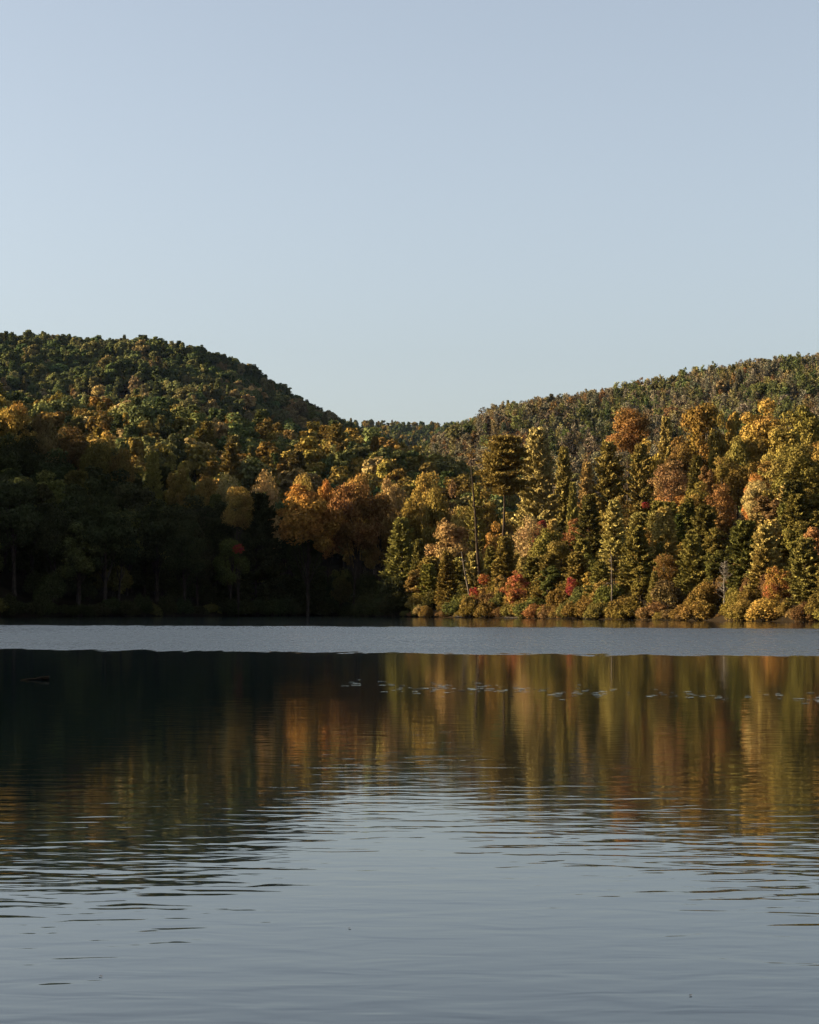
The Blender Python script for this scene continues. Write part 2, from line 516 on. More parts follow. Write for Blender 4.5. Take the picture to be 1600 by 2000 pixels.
def bare_tree(seed, H=14.0, W=5.0, bark=None, twigs=160, leaves=0, thick=1.0, base=0.3, leaf=0.3, rt=None):
    """leafless or nearly leafless tree: returns (trunk with limbs, twig crown)"""
    rng = np.random.RandomState(seed)
    tr = Build(); cr = Build()
    rt = rt or 0.011 * H * thick
    tp = crook((0, 0, -0.8), (rng.normal() * 0.2, rng.normal() * 0.2, H * 0.97), 12, 0.05, rng)
    tr.tube(tp, np.linspace(rt * 1.15, 0.02 * thick, 12), 0, 6)
    bm = bark or M_BARKG
    LP = []
    for i in range(twigs // 5):
        z = H * rng.uniform(base, 0.97)
        f = 1 - (z - base * H) / (H * (1 - base))
        s0 = np.array([np.interp(z, tp[:, 2], tp[:, k]) for k in range(3)])
        az = rng.uniform(0, math.tau)
        L = W / 2 * (0.25 + 0.85 * f ** 0.7) * rng.uniform(0.5, 1.1)
        e = s0 + np.array([math.cos(az) * L, math.sin(az) * L, L * rng.uniform(0.35, 1.0)])
        bp = crook(s0, e, 6, 0.08, rng)
        cr.tube(bp, np.linspace(rt * 0.32 + 0.015 * thick, 0.012 * thick, 6), 0, 3)
        for j in range(4):
            s1 = bp[rng.randint(2, 6)]
            e1 = s1 + unit(e - s0) * L * 0.35 * rng.uniform(0.4, 1) + rng.normal(size=3) * 0.22 * L
            cr.tube(crook(s1, e1, 4, 0.05, rng), np.linspace(0.022 * thick, 0.010 * thick, 4), 0, 3)
            LP.append(e1); LP.append((s1 + e1) / 2)
    mats = [bm]
    if leaves:
        LP = np.array(LP)
        c = LP[rng.randint(0, len(LP), leaves)] + rng.normal(size=(leaves, 3)) * 0.35
        a = leaf * rng.uniform(0.6, 1.3, leaves)
        cr.leaves(c, rng.normal(size=(leaves, 3)) + np.array([0, 0, 0.3]), a, a * 0.7, rng, 1)
        mats = [bm, M_LEAF]
    return tr.mesh('trunk', [bm]), cr.mesh('crown', mats)

def shrub_mesh(seed, H=4.0, W=5.0, n_clump=30, per=200, leaf=0.13):
    rng = np.random.RandomState(seed)
    st = Build(); fo = Build()
    P, N, A = [], [], []
    for i in range(n_clump):
        a = rng.uniform(0, math.tau); r = rng.uniform(0, 1) ** 0.5
        rc = W * rng.uniform(0.10, 0.2)
        c = np.array([math.cos(a) * r * (W / 2 - rc), math.sin(a) * r * (W / 2 - rc), 0])
        c[2] = max(rc * 0.45, (H - rc) * math.sqrt(max(0.03, 1 - (r * 0.95) ** 2)) * rng.uniform(0.45, 1.0))
        dd = unit(rng.normal(size=(per, 3)) + np.array([0, 0, 0.2]))
        P.append(c + dd * rc * rng.uniform(0.5, 1.15, (per, 1)))
        N.append(dd + 0.7 * rng.normal(size=(per, 3)))
        A.append(leaf * rng.uniform(0.6, 1.35, per))
        st.tube(crook((rng.normal() * 0.2, rng.normal() * 0.2, -0.4), c, 5, 0.06, rng), np.linspace(0.045, 0.012, 5), 0, 4)
    P = np.concatenate(P); N = np.concatenate(N); A = np.concatenate(A)
    fo.leaves(P, N, A, A * 0.65, rng)
    return st.mesh('stems', [M_BARK]), fo.mesh('foliage', [M_LEAF])

# variants: kind -> list of (trunk, crown, height, width)
V = {}
V['oak'] = [(*broadleaf(10 + i, 20, W, b, nc, 215, 0.245), 20, W) for i, (W, b, nc) in enumerate([(11, .25, 46), (12.5, .22, 54), (9.5, .22, 44), (13, .32, 50), (10.5, .3, 40)])]
V['slim'] = [(*broadleaf(30 + i, 15, W, .16, 42, 170, 0.215), 15, W) for i, W in enumerate([6.0, 7.0, 5.2])]
V['wispy'] = [(*broadleaf(40 + i, 18, W, .2, 60, 85, 0.22, bark=M_BARKG, sparse=0.0), 18, W) for i, W in enumerate([9.5, 11])]
V['maple'] = [(*broadleaf(50 + i, 9, W, .04, 95, 62, 0.13, lm=M_MAPLE, rcs=(0.05, 0.13)), 9, W) for i, W in enumerate([5.2, 6.0, 4.6])]
V['pine'] = [(*pine(60 + i, 24, R, b, 1.0, 0.0, 0.34, ir, .72), 24, 2 * R) for i, (R, b, ir) in enumerate([(5.2, .12, .45), (4.6, .08, .4), (5.6, .18, .5), (4.2, .10, .35)])]
V['spire'] = [(*pine(70 + i, 16, R, .06, 1.25, 0.05, 0.29, .28, .75, .6), 16, 2 * R) for i, R in enumerate([3.0, 2.6, 3.4])]
V['hemlock'] = [(*pine(80 + i, 14, R, .04, 1.2, 0.22, 0.31, .5, .62, .62), 14, 2 * R) for i, R in enumerate([4.2, 3.7])]
V['flatpine'] = [(*flat_pine(90), 26, 9.5)]
V['bare'] = [(*bare_tree(100 + i, 14, 5.5, M_BARKG, 170, 160), 14, 5.5) for i in range(2)]
V['birch'] = [(*bare_tree(110, 10, 4.0, M_BARKW, 220, 0, 1.5, 0.22), 10, 4.0)]
V['shrub'] = [(*shrub_mesh(120 + i), 4.0, 5.0) for i in range(5)]

# ------------------------------------------------------------------ colours of leaves (albedo)
ALB = 1.22
TINT = {
    'olive': (0.128, 0.106, 0.030), 'gold': (0.205, 0.148, 0.040), 'darkgold': (0.118, 0.088, 0.026),
    'tan': (0.215, 0.160, 0.068), 'orange': (0.205, 0.108, 0.032), 'rust': (0.150, 0.085, 0.032),
    'salmon': (0.205, 0.122, 0.056), 'red': (0.190, 0.046, 0.030), 'redorange': (0.220, 0.085, 0.038),
    'shadeleaf': (0.030, 0.034, 0.014), 'green': (0.066, 0.071, 0.022), 'pine': (0.150, 0.136, 0.040), 'palepine': (0.260, 0.222, 0.078),  # first colour here is darkened: shade of the left woods put into leaves
    'darkpine': (0.078, 0.077, 0.024), 'brown': (0.110, 0.074, 0.032), 'grey': (0.100, 0.096, 0.066), 'moss': (0.090, 0.097, 0.038),
    'hillgreen': (0.058, 0.074, 0.029), 'hilltan': (0.125, 0.110, 0.052),
}
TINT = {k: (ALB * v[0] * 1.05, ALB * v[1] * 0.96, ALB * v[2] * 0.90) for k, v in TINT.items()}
COLOUR_WORD = {'olive': 'olive', 'gold': 'golden', 'darkgold': 'dark golden', 'tan': 'tan', 'orange': 'orange', 'rust': 'rust-brown',
               'salmon': 'copper-pink', 'red': 'red', 'redorange': 'red-orange', 'green': 'green', 'pine': 'olive-green',
               'palepine': 'pale yellow-green', 'darkpine': 'dark green', 'brown': 'brown', 'grey': 'grey-brown',
               'shadeleaf': 'dark green', 'moss': 'green', 'hillgreen': 'green', 'hilltan': 'tan'}
NAME = {'oak': 'broadleaf_tree', 'slim': 'broadleaf_tree', 'wispy': 'broadleaf_tree', 'maple': 'maple_tree', 'pine': 'pine_tree',
        'spire': 'conifer_tree', 'hemlock': 'hemlock_tree', 'flatpine': 'pine_tree', 'bare': 'bare_tree', 'birch': 'birch_tree', 'shrub': 'shrub'}
WORD = {'oak': 'broad-crowned tree', 'slim': 'slender broadleaf tree', 'wispy': 'thin-leaved tree', 'maple': 'small maple', 'pine': 'tall pine',
        'spire': 'pointed conifer', 'hemlock': 'drooping hemlock', 'flatpine': 'flat-topped pine', 'bare': 'nearly bare tree', 'birch': 'bare white birch',
        'shrub': 'rounded shrub'}
G = np.random.RandomState(7)
TREES = []          # records, labelled at the end

_B = {}
def cm_bounds(me):
    if me.name not in _B:
        v = np.empty(len(me.vertices) * 3, np.float32); me.vertices.foreach_get('co', v); v = v.reshape(-1, 3)
        _B[me.name] = [tuple(v.min(0)), tuple(v.max(0))]
    return _B[me.name]

def plant(kind, x, y, height, width, tint, zone, label=None, group=None, z=None, variant=None, rot=None, lean=(0, 0), jitter=0.06, bot=None, name=None):
    vs_ = V[kind]
    k = G.randint(len(vs_)) if variant is None else variant
    tm, cm, h0, w0 = vs_[k]
    root = link(bpy.data.objects.new(name or NAME[kind], None))
    root.empty_display_size = 0.5
    zz = float(terrain(x, y)) if z is None else z
    root.location = (x, y, zz)
    root.rotation_euler = (lean[0], lean[1], G.uniform(0, math.tau) if rot is None else rot)
    s = height / h0; w = width / w0
    tint = np.array(TINT[tint] if isinstance(tint, str) else tint) * (1 + jitter * G.normal(size=3) * np.array([1, 0.7, 0.6])) * (1 + 0.12 * G.normal())
    tint = np.clip(tint, 0.004, 0.6)
    t = link(bpy.data.objects.new('stems' if kind == 'shrub' else 'trunk', tm), root)
    c = link(bpy.data.objects.new('foliage' if kind == 'shrub' else 'crown', cm), root)
    if bot is None:
        t.scale = c.scale = (w, w, s)
    else:                                   # crown carried on a thinner stem: it spans bot..height
        zmin = min(v[2] for v in cm_bounds(cm)); zmax = max(v[2] for v in cm_bounds(cm))
        sz = (height - bot) / (zmax - zmin)
        c.scale = (w, w, sz); c.location = (0, 0, bot - zmin * sz)
        t.scale = (w * 0.8, w * 0.8, s)
    c['tint'] = [float(q) for q in tint]
    t['tint'] = [float(q) for q in tint]
    TREES.append(dict(o=root, kind=kind, zone=zone, label=label, group=group, px=HX + F * x / max(y, 1), y=y, x=x))
    return root

def at(kind, px, py, wpx, Y, tint, zone, word=None, label=None, pb=None, **kw):
    """a tree whose top stands at photo column px, row py, at distance Y"""
    Y = Y * K
    x = px2x(px, Y)
    top = py2z(py, Y)
    g = float(terrain(x, Y))
    if pb: kw['bot'] = max(py2z(pb, Y) - g, 0.2)
    r = plant(kind, x, Y, max(top - g, 1.2), wpx / F * Y, tint, zone, label, **kw)
    TREES[-1]['word'] = word
    TREES[-1]['colour'] = tint
    return r

# ------------------------------------------------------------------ right bank, tree by tree
WATER, SLOPE, CREST = 'at the sunlit waterline', 'halfway up the sunlit bank', 'on the sunlit crest'
RB = [
    # kind, px, py top, width px, distance, tint, zone, label
    ('pine', 787, 1013, 88, 262, 'pine', WATER, 'olive-green pine at the tip of the sunlit point, against dark woods'),
    ('spire', 818, 1056, 46, 258, 'green', WATER, 'small green pointed conifer beside the pine at the tip of the point'),
    ('oak', 850, 948, 66, 292, 'olive', SLOPE, None),
    ('oak', 882, 1020, 98, 274, 'tan', SLOPE, 'pale golden broad tree beside the tall bare pine trunk'),
    ('hemlock', 845, 1092, 92, 256, 'pine', WATER, None),
    ('hemlock', 893, 1098, 80, 252, 'olive', WATER, None),
    ('flatpine', 980, 853, 100, 272, 'pine', SLOPE, 'flat-topped pine with long bare trunk behind the shore conifers'),
    ('pine', 1050, 838, 112, 276, 'palepine', SLOPE, 'tallest yellow-green pine next to the flat-topped pine'),
    ('pine', 1098, 876, 62, 285, 'pine', SLOPE, None),
    ('spire', 1120, 946, 34, 262, 'pine', SLOPE, None),
    ('wispy', 1033, 1006, 76, 252, 'tan', SLOPE, 'tan-green bushy tree above the red-orange shore maple'),
    ('slim', 1056, 1016, 34, 256, 'red', SLOPE, 'dull red slender tree tucked behind the tan-green bushy tree'),
    ('spire', 1078, 1018, 40, 246, 'palepine', SLOPE, None),
    ('maple', 1008, 1113, 58, 228, 'redorange', WATER, 'largest red-orange maple at the sunlit waterline'),
    ('maple', 1117, 1126, 26, 216, 'red', WATER, 'small scarlet maple between dark conifers at the shore'),
    ('maple', 946, 1120, 26, 240, 'redorange', WATER, 'small red-orange maple at the foot of the tall bare pine trunk'),
    ('maple', 926, 1146, 22, 240, 'red', WATER, 'low dark red maple near the leaning grey trunk'),
    ('pine', 1150, 968, 88, 240, 'darkpine', SLOPE, None),
    ('oak', 945, 958, 74, 290, 'olive', SLOPE, None),
    ('oak', 905, 985, 60, 290, 'gold', SLOPE, None),
    ('slim', 965, 1015, 52, 262, 'gold', SLOPE, None),
    ('pine', 930, 948, 58, 282, 'pine', SLOPE, None),
    ('oak', 1229, 795, 92, 292, 'rust', CREST, 'rust-brown open-crowned tree on the crest of the sunlit bank'),
    ('oak', 1372, 785, 104, 280, 'darkgold', CREST, None),
    ('slim', 1402, 800, 42, 276, 'olive', CREST, None),
    ('oak', 1490, 779, 98, 264, 'gold', CREST, None),
    ('slim', 1431, 790, 38, 282, 'gold', CREST, None),
    ('oak', 1572, 784, 96, 260, 'olive', CREST, None),
    ('pine', 1302, 818, 66, 276, 'palepine', CREST, None),
    ('pine', 1188, 866, 108, 268, 'pine', SLOPE, None),
    ('pine', 1250, 868, 86, 266, 'pine', SLOPE, None),
    ('slim', 1270, 850, 50, 274, 'gold', CREST, None),
    ('wispy', 1313, 898, 78, 252, 'salmon', SLOPE, 'copper-pink tree with pale limbs halfway up the sunlit bank'),
    ('oak', 1338, 966, 98, 244, 'orange', SLOPE, 'orange broad tree just below the copper-pink tree'),
    ('slim', 1382, 910, 34, 246, 'rust', SLOPE, 'narrow rust-brown tree beside the copper-pink tree'),
    ('slim', 1413, 900, 30, 250, 'darkgold', SLOPE, None),
    ('oak', 1478, 922, 62, 232, 'orange', SLOPE, 'copper-orange broad tree beside the dark gap on the bank'),
    ('oak', 1556, 866, 122, 222, 'olive', SLOPE, 'large yellow-olive tree with pale curved limb near the frame edge'),
    ('spire', 1200, 974, 62, 214, 'palepine', WATER, 'palest pointed conifer with bare lower trunk at the shore'),
    ('spire', 1297, 994, 72, 214, 'palepine', WATER, None),
    ('hemlock', 1245, 1030, 78, 210, 'pine', WATER, None),
    ('spire', 1508, 1018, 80, 190, 'palepine', WATER, None),
    ('maple', 1520, 1104, 64, 180, 'orange', WATER, 'bright orange maple leaning over the water'),
    ('birch', 1414, 1094, 36, 187, 'tan', WATER, 'leafless white-barked birch between shore shrubs'),
    ('slim', 1594, 1028, 66, 184, 'salmon', WATER, 'copper-pink slender tree cut by the frame edge'),
    ('slim', 1404, 1002, 36, 216, 'rust', SLOPE, 'rust-brown narrow tree standing above the white birch'),
    ('maple', 1388, 1040, 18, 208, 'red', SLOPE, 'tiny crimson maple halfway up the bank near the narrow rust tree'),
    ('maple', 1262, 980, 22, 236, 'red', SLOPE, 'small crimson crown in the dark gap beside the palest conifer'),
    ('hemlock', 1445, 1030, 62, 208, 'green', SLOPE, None),
    ('hemlock', 1355, 1075, 60, 206, 'darkpine', WATER, None),
    ('hemlock', 1075, 1085, 76, 226, 'pine', WATER, None),
    ('hemlock', 1130, 1082, 74, 220, 'pine', WATER, None),
    ('hemlock', 1170, 1100, 62, 212, 'pine', WATER, None),
    ('spire', 985, 1052, 56, 244, 'olive', WATER, None),
    ('hemlock', 1040, 1090, 64, 232, 'olive', WATER, None),
    ('wispy', 1300, 1080, 60, 206, 'darkgold', WATER, None),
    ('slim', 1450, 1085, 44, 192, 'brown', WATER, None),
    ('hemlock', 1560, 1075, 60, 182, 'darkpine', WATER, None),
    ('slim', 1480, 1075, 40, 192, 'olive', WATER, None),
    ('oak', 1440, 850, 74, 262, 'olive', SLOPE, None),
    ('oak', 1330, 850, 80, 268, 'darkgold', SLOPE, None),
    ('oak', 1530, 830, 90, 252, 'gold', SLOPE, None),
    ('pine', 1150, 905, 62, 268, 'palepine', SLOPE, None),
    ('slim', 870, 1000, 44, 276, 'brown', SLOPE, None),
    ('oak', 1625, 850, 100, 235, 'gold', SLOPE, None),
    ('oak', 1660, 800, 110, 260, 'olive', CREST, None),
    ('spire', 1640, 1000, 70, 182, 'pine', WATER, None),
]
BOTTOM = {(1008, 1113): 1184, (1117, 1126): 1164, (946, 1120): 1142, (926, 1146): 1172, (1056, 1016): 1070, (1313, 898): 978, (1338, 966): 1034,
          (1382, 910): 975, (1520, 1104): 1206, (1388, 1040): 1062, (1262, 980): 993, (1404, 1002): 1060, (1478, 922): 1030, (1200, 974): 1130,
          (1229, 795): 888, (1033, 1006): 1115, (1413, 900): 935, (1594, 1028): 1140}
for (k, px, py, w, Y, tint, zone, lab) in RB:
    at(k, px, py, w, Y, tint, zone, label=lab, pb=BOTTOM.get((px, py)))

# ------------------------------------------------------------------ left bank
LB = [
    ('oak', 600, 944, 128, 286, 'orange', 'big orange tree with rounded crown catching sun on the shaded bank'),
    ('oak', 690, 940, 112, 290, 'rust', 'rust-orange tree beside the big orange tree on the shaded bank'),
    ('wispy', 516, 916, 74, 300, 'tan', 'pale tan thin-leaved tree left of the big orange tree'),
    ('wispy', 446, 921, 66, 304, 'tan', 'tan thin-leaved tree at the upper edge of the shade'),
    ('oak', 592, 923, 64, 312, 'gold', None), ('oak', 700, 922, 70, 314, 'gold', None),
    ('oak', 766, 926, 80, 308, 'tan', 'tan-gold tree above the gap beside the point'),
    ('oak', 836, 919, 72, 320, 'gold', None),
    ('oak', 466, 948, 66, 284, 'olive', 'yellow-olive tree standing alone in sun at the shade edge'),
    ('oak', 28, 786, 90, 300, 'gold', 'golden tree top lit above the darkest woods at the frame edge'),
    ('oak', 86, 806, 70, 300, 'brown', None), ('oak', 140, 830, 80, 304, 'brown', None), ('oak', -40, 790, 90, 300, 'gold', None),
    ('oak', 190, 858, 80, 300, 'darkgold', None), ('pine', 300, 884, 70, 300, 'pine', None),
    ('oak', 350, 905, 66, 300, 'olive', None), ('oak', 400, 925, 66, 300, 'darkgold', None), ('oak', 240, 872, 70, 304, 'darkgold', None),
    ('slim', 880, 935, 44, 318, 'brown', None), ('oak', 740, 960, 76, 292, 'rust', None),
    ('oak', 805, 950, 70, 300, 'darkgold', None), ('oak', 640, 935, 60, 304, 'orange', None),
    ('maple', 466, 1062, 26, 272, 'red', 'small red maple alone in the dark woods'),
]
for (k, px, py, w, Y, tint, lab) in LB:
    at(k, px, py, w, Y, tint, 'on the shaded bank', label=lab, pb={466: (1082 if k == 'maple' else 1035), 600: 1078, 690: 1085}.get(px))
# the shaded woods below them
placed = [(t['x'], t['y']) for t in TREES]
def clear(x, y, r):
    for (a, b) in placed:
        if (a - x) ** 2 + (b - y) ** 2 < r * r: return False
    return True
n = 0
for _ in range(4000):
    Y = K * G.uniform(256, 335); px = G.uniform(-160, 830); x = px2x(px, Y)
    d, dR, dL = shore_d(np.array(x), np.array(Y))
    if d < 1.5 or dR > -2: continue
    if not clear(x, Y, 4.6): continue
    placed.append((x, Y))
    cap = np.interp(px, [-160, 0, 160, 300, 420, 600, 830], [780, 800, 850, 905, 950, 985, 990])
    hmax = py2z(cap, Y) - float(terrain(x, Y))
    kind = G.choice(['oak', 'pine', 'slim', 'hemlock'], p=[.5, .2, .2, .1])
    h = min(G.uniform(13, 21), max(hmax, 5))
    low = 0.12 if kind in ('oak', 'slim') else None
    w = h * {'oak': .55, 'pine': .36, 'slim': .45, 'hemlock': .55}[kind]
    tint = G.choice(['shadeleaf', 'darkpine', 'green'], p=[.74, .2, .06])  # mostly the leaf colour darkened to deepen the shade here
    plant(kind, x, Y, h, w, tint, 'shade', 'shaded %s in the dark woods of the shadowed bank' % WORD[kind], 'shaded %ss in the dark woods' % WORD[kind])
    n += 1
    if n >= 110: break

# fillers on the right bank, behind and between the named trees
FILL = []
n = 0
for _ in range(6000):
    Y = K * G.uniform(172, 310); px = G.uniform(800, 1760); x = px2x(px, Y)
    d, dR, dL = shore_d(np.array(x), np.array(Y))
    if dR < 3 or dR > 88: continue
    if not clear(x, Y, 3.9): continue
    cap = np.interp(px, [780, 830, 900, 960, 1100, 1180, 1250, 1330, 1600, 1800], [1040, 990, 985, 960, 925, 895, 865, 830, 830, 830])
    depth_cap = np.interp(dR, [3, 30, 54, 88], [1090, 1000, 900, 830])
    hmax = py2z(max(cap, depth_cap + G.uniform(-10, 60)), Y) - float(terrain(x, Y))
    if hmax < 4 or (1418 < px < 1466 and dR > 14): continue
    placed.append((x, Y))
    kind = G.choice(['oak', 'pine', 'slim', 'spire', 'hemlock', 'wispy'], p=[.30, .2, .18, .12, .12, .08])
    h = min(G.uniform(12, 22), hmax)
    w = h * {'oak': .56, 'pine': .36, 'slim': .42, 'spire': .38, 'hemlock': .5, 'wispy': .55}[kind]
    if kind in ('pine', 'spire', 'hemlock'): tint = G.choice(['pine', 'darkpine', 'olive', 'palepine', 'green'], p=[.35, .15, .2, .22, .08])
    else: tint = G.choice(['olive', 'gold', 'darkgold', 'brown', 'rust', 'tan'], p=[.40, .22, .22, .04, .04, .08])
    zone = WATER if dR < 12 else (SLOPE if dR < 52 else CREST)
    plant(kind, x, Y, h, w, tint, zone)
    TREES[-1]['colour'] = str(tint)
    n += 1
    if n >= 85: break

for (bx, by, bw, bY) in [(1385, 1128, 60, 200), (1440, 1122, 58, 200), (1412, 1140, 50, 203), (1365, 1110, 56, 208), (1460, 1105, 56, 205), (1430, 1090, 60, 212), (1395, 1095, 56, 212)]:
    at('shrub', bx, by, bw, bY, str(G.choice(['olive', 'darkgold', 'green'])), 'on the bank behind the white birch')
# understory bushes under the trees of both banks
n = 0
for _ in range(5000):
    Y = K * G.uniform(165, 300); px = G.uniform(800, 1760); x = px2x(px, Y)
    d, dR, dL = shore_d(np.array(x), np.array(Y))
    if dR < 2.5 or dR > 62 or not clear(x, Y, 2.4): continue
    placed.append((x, Y))
    tint = str(G.choice(['olive', 'darkgold', 'gold', 'brown', 'rust', 'green'], p=[.38, .24, .12, .10, .03, .13]))
    if 1418 < px < 1466 and dR > 14: continue            # a dark gap in the trees
    ub = str(G.choice(['shrub', 'hemlock', 'slim', 'spire'], p=[.30, .34, .22, .14]))
    h = G.uniform(2.5, 4.6) if ub == 'shrub' else G.uniform(4.5, 9.0)
    if ub in ('hemlock', 'spire'): tint = str(G.choice(['pine', 'olive', 'palepine', 'darkpine'], p=[.4, .25, .2, .15]))
    w = h * {'shrub': G.uniform(.9, 1.4), 'hemlock': .62, 'slim': .55, 'spire': .42}[ub]
    plant(ub, x, Y, h, w, tint, 'under the trees of the sunlit bank', name='bush' if ub == 'shrub' else None)
    TREES[-1]['colour'] = tint
    n += 1
    if n >= 170: break
n = 0
for _ in range(6000):
    Y = K * G.uniform(160, 262); px = G.uniform(800, 1740); x = px2x(px, Y)
    d, dR, dL = shore_d(np.array(x), np.array(Y))
    if dR < 1.0 or dR > 15 or not clear(x, Y, 1.7): continue
    placed.append((x, Y))
    tint = str(G.choice(['olive', 'darkgold', 'green', 'brown'], p=[.25, .3, .25, .2]))
    h = G.uniform(2.0, 4.2)
    plant('shrub', x, Y, h, h * G.uniform(.9, 1.4), tint, 'just behind the sunlit waterline', name='bush')
    TREES[-1]['colour'] = tint
    n += 1
    if n >= 80: break
n = 0
for _ in range(5000):
    Y = K * G.uniform(250, 320); px = G.uniform(-150, 800); x = px2x(px, Y)
    d, dR, dL = shore_d(np.array(x), np.array(Y))
    if d < 2 or dL > 42 or not clear(x, Y, 2.6): continue
    placed.append((x, Y))
    h = G.uniform(3.5, 8)
    plant('shrub', x, Y, h, h * G.uniform(.8, 1.2), G.choice(['shadeleaf', 'darkpine'], p=[.85, .15]), 'shade', 'shaded bush under the trees of the dark woods', 'bushes in the dark woods', name='bush')  # bushes share the leaf colour darkened for shade
    n += 1
    if n >= 95: break
# shrubs along the water's edge of both banks
def edge(px):
    for Y in np.arange(140 * K, 300 * K, 0.5):
        if shore_d(np.array(px2x(px, Y)), np.array(Y))[0] > 0.1: return Y
    return 260 * K
def walk(p0, p1, step):
    pts = [(px2x(p, edge(p)), edge(p)) for p in np.arange(p0, p1, 4.0)]
    out, acc = [pts[0]], 0.0
    for a, b in zip(pts[:-1], pts[1:]):
        acc += math.hypot(b[0] - a[0], b[1] - a[1])
        if acc >= step: out.append(b); acc = 0.0
    return out
for (x, Y) in walk(790, 1740, 2.3):
    h = G.uniform(0.9, 3.6); w = h * G.uniform(1.0, 1.8) + 0.8
    tint = str(G.choice(['olive', 'darkgold', 'tan', 'gold', 'brown', 'rust', 'green'], p=[.24, .26, .05, .04, .22, .05, .14]))
    plant('shrub', x + G.normal() * .5, Y + G.uniform(-.6, 1.2), h, w, tint, 'overhanging the sunlit waterline', z=0.0)
    TREES[-1]['colour'] = tint
for (x, Y) in walk(-130, 790, 3.4):
    h = G.uniform(2.2, 4.6); w = G.uniform(4, 7)
    plant('shrub', x, Y + G.uniform(-.5, 1.5), h, w, G.choice(['shadeleaf', 'darkpine'], p=[.85, .15]), 'shade', 'shaded shrub at the dark waterline of the shadowed bank', 'shrubs at the dark waterline', z=0.0)  # shade painted into most of these leaves too

# ------------------------------------------------------------------ dead trunks and driftwood
def limb_mesh(name, paths, mat):
    b = Build()
    for pts, rad, sides in paths: b.tube(pts, rad, 0, sides)
    return b.mesh(name, [mat])

def snag(px0, py0, px1, py1, Y, r0, label, bark, nb, blen, seed):
    rng = np.random.RandomState(seed)
    Y = Y * K
    x0, x1 = px2x(px0, Y), px2x(px1, Y)
    g = float(terrain(x0, Y))
    root = link(bpy.data.objects.new('dead_trunk', None))
    root.location = (x0, Y, g)
    topv = np.array([x1 - x0, 0.4, py2z(py1, Y) - g])
    tp = crook((0, 0, -0.6), topv, 14, 0.035, rng)
    link(bpy.data.objects.new('trunk', limb_mesh('trunk', [(tp, np.linspace(r0, 0.07, 14), 7)], bark)), root)
    for i in range(nb):
        k = rng.randint(5, 14)
        a = rng.uniform(0, math.tau)
        L = blen * rng.uniform(0.4, 1.1)
        e = tp[k] + np.array([math.cos(a) * L, math.sin(a) * L, L * rng.uniform(-0.1, 0.35)])
        pth = crook(tp[k], e, 6, 0.06, rng)
        tw = [(pth, np.linspace(0.075, 0.025, 6), 4)]
        for j in range(2):
            s = pth[rng.randint(2, 6)]
            tw.append((crook(s, s + rng.normal(size=3) * 0.45, 4, 0.04, rng), np.linspace(0.035, 0.015, 4), 3))
        link(bpy.data.objects.new('branch', limb_mesh('branch', tw, bark)), root)
    tag(root, label, 'tree trunk')
    return root

snag(941, 1135, 920, 898, 247, 0.36, 'tall thin bare pine trunk with short dead side branches', M_BARK, 12, 2.2, 1)
snag(922, 1142, 902, 1078, 243, 0.20, 'short grey dead trunk leaning beside the tall bare pine trunk', M_BARKG, 4, 1.0, 2)
snag(1196, 1190, 1195, 1085, 206, 0.13, 'pale thin bare trunk in front of the palest pointed conifer', M_BARKG, 5, 0.8, 3)

def drift(px, Y, L, ang, seed, label):
    rng = np.random.RandomState(seed)
    root = link(bpy.data.objects.new('driftwood_log', None))
    root.location = (px2x(px, Y), Y, 0.10)
    d = np.array([math.cos(ang), math.sin(ang), 0.03])
    tp = crook(-d * L / 2, d * L / 2, 7, 0.03, rng)
    link(bpy.data.objects.new('trunk', limb_mesh('trunk', [(tp, np.linspace(0.20, 0.09, 7), 7)], M_DRIFT)), root)
    for j in range(2):
        s = tp[rng.randint(2, 6)]
        link(bpy.data.objects.new('branch', limb_mesh('branch', [(crook(s, s + np.array([rng.normal() * .4, rng.normal() * .3, 0.6]), 4, 0.04, rng), np.linspace(0.06, 0.02, 4), 4)], M_DRIFT)), root)
    tag(root, label, 'log', 'bleached logs on the waterline')

def shore_y(px):
    for Y in np.arange(140 * K, 280 * K, 0.5):
        if shore_d(np.array(px2x(px, Y)), np.array(Y))[0] > 0.2: return Y
    return 250
drift(903, shore_y(903) - 3.2, 2.4, 0.15, 11, 'short bleached log on the waterline below the tall bare pine trunk')
drift(1006, shore_y(1006) - 3.4, 3.2, -0.1, 12, 'bleached log on the waterline below the red-orange maple')
drift(1160, shore_y(1160) - 3.6, 3.0, 0.2, 13, 'bleached log on the waterline near the palest conifer')

# half-sunk log in the dark water; its shade is put into the wood colour
lg = link(bpy.data.objects.new('floating_log', None))
lg.location = (px2x(62, 35.5 * K), 35.5 * K, 0.0)
rng = np.random.RandomState(5)
tp = crook((-0.36, 0, -0.05), (0.36, 0.25, 0.03), 8, 0.008, rng)
link(bpy.data.objects.new('trunk', limb_mesh('trunk', [(tp, np.linspace(0.03, 0.065, 8), 8)], M_SHADELOG)), lg)
link(bpy.data.objects.new('branch', limb_mesh('branch', [(crook(tp[5], tp[5] + np.array([0.22, -0.05, 0.02]), 4, 0.005, rng), np.linspace(0.03, 0.012, 4), 5)], M_SHADELOG)), lg)
tag(lg, 'dark half-sunk log floating in the shaded water', 'log')

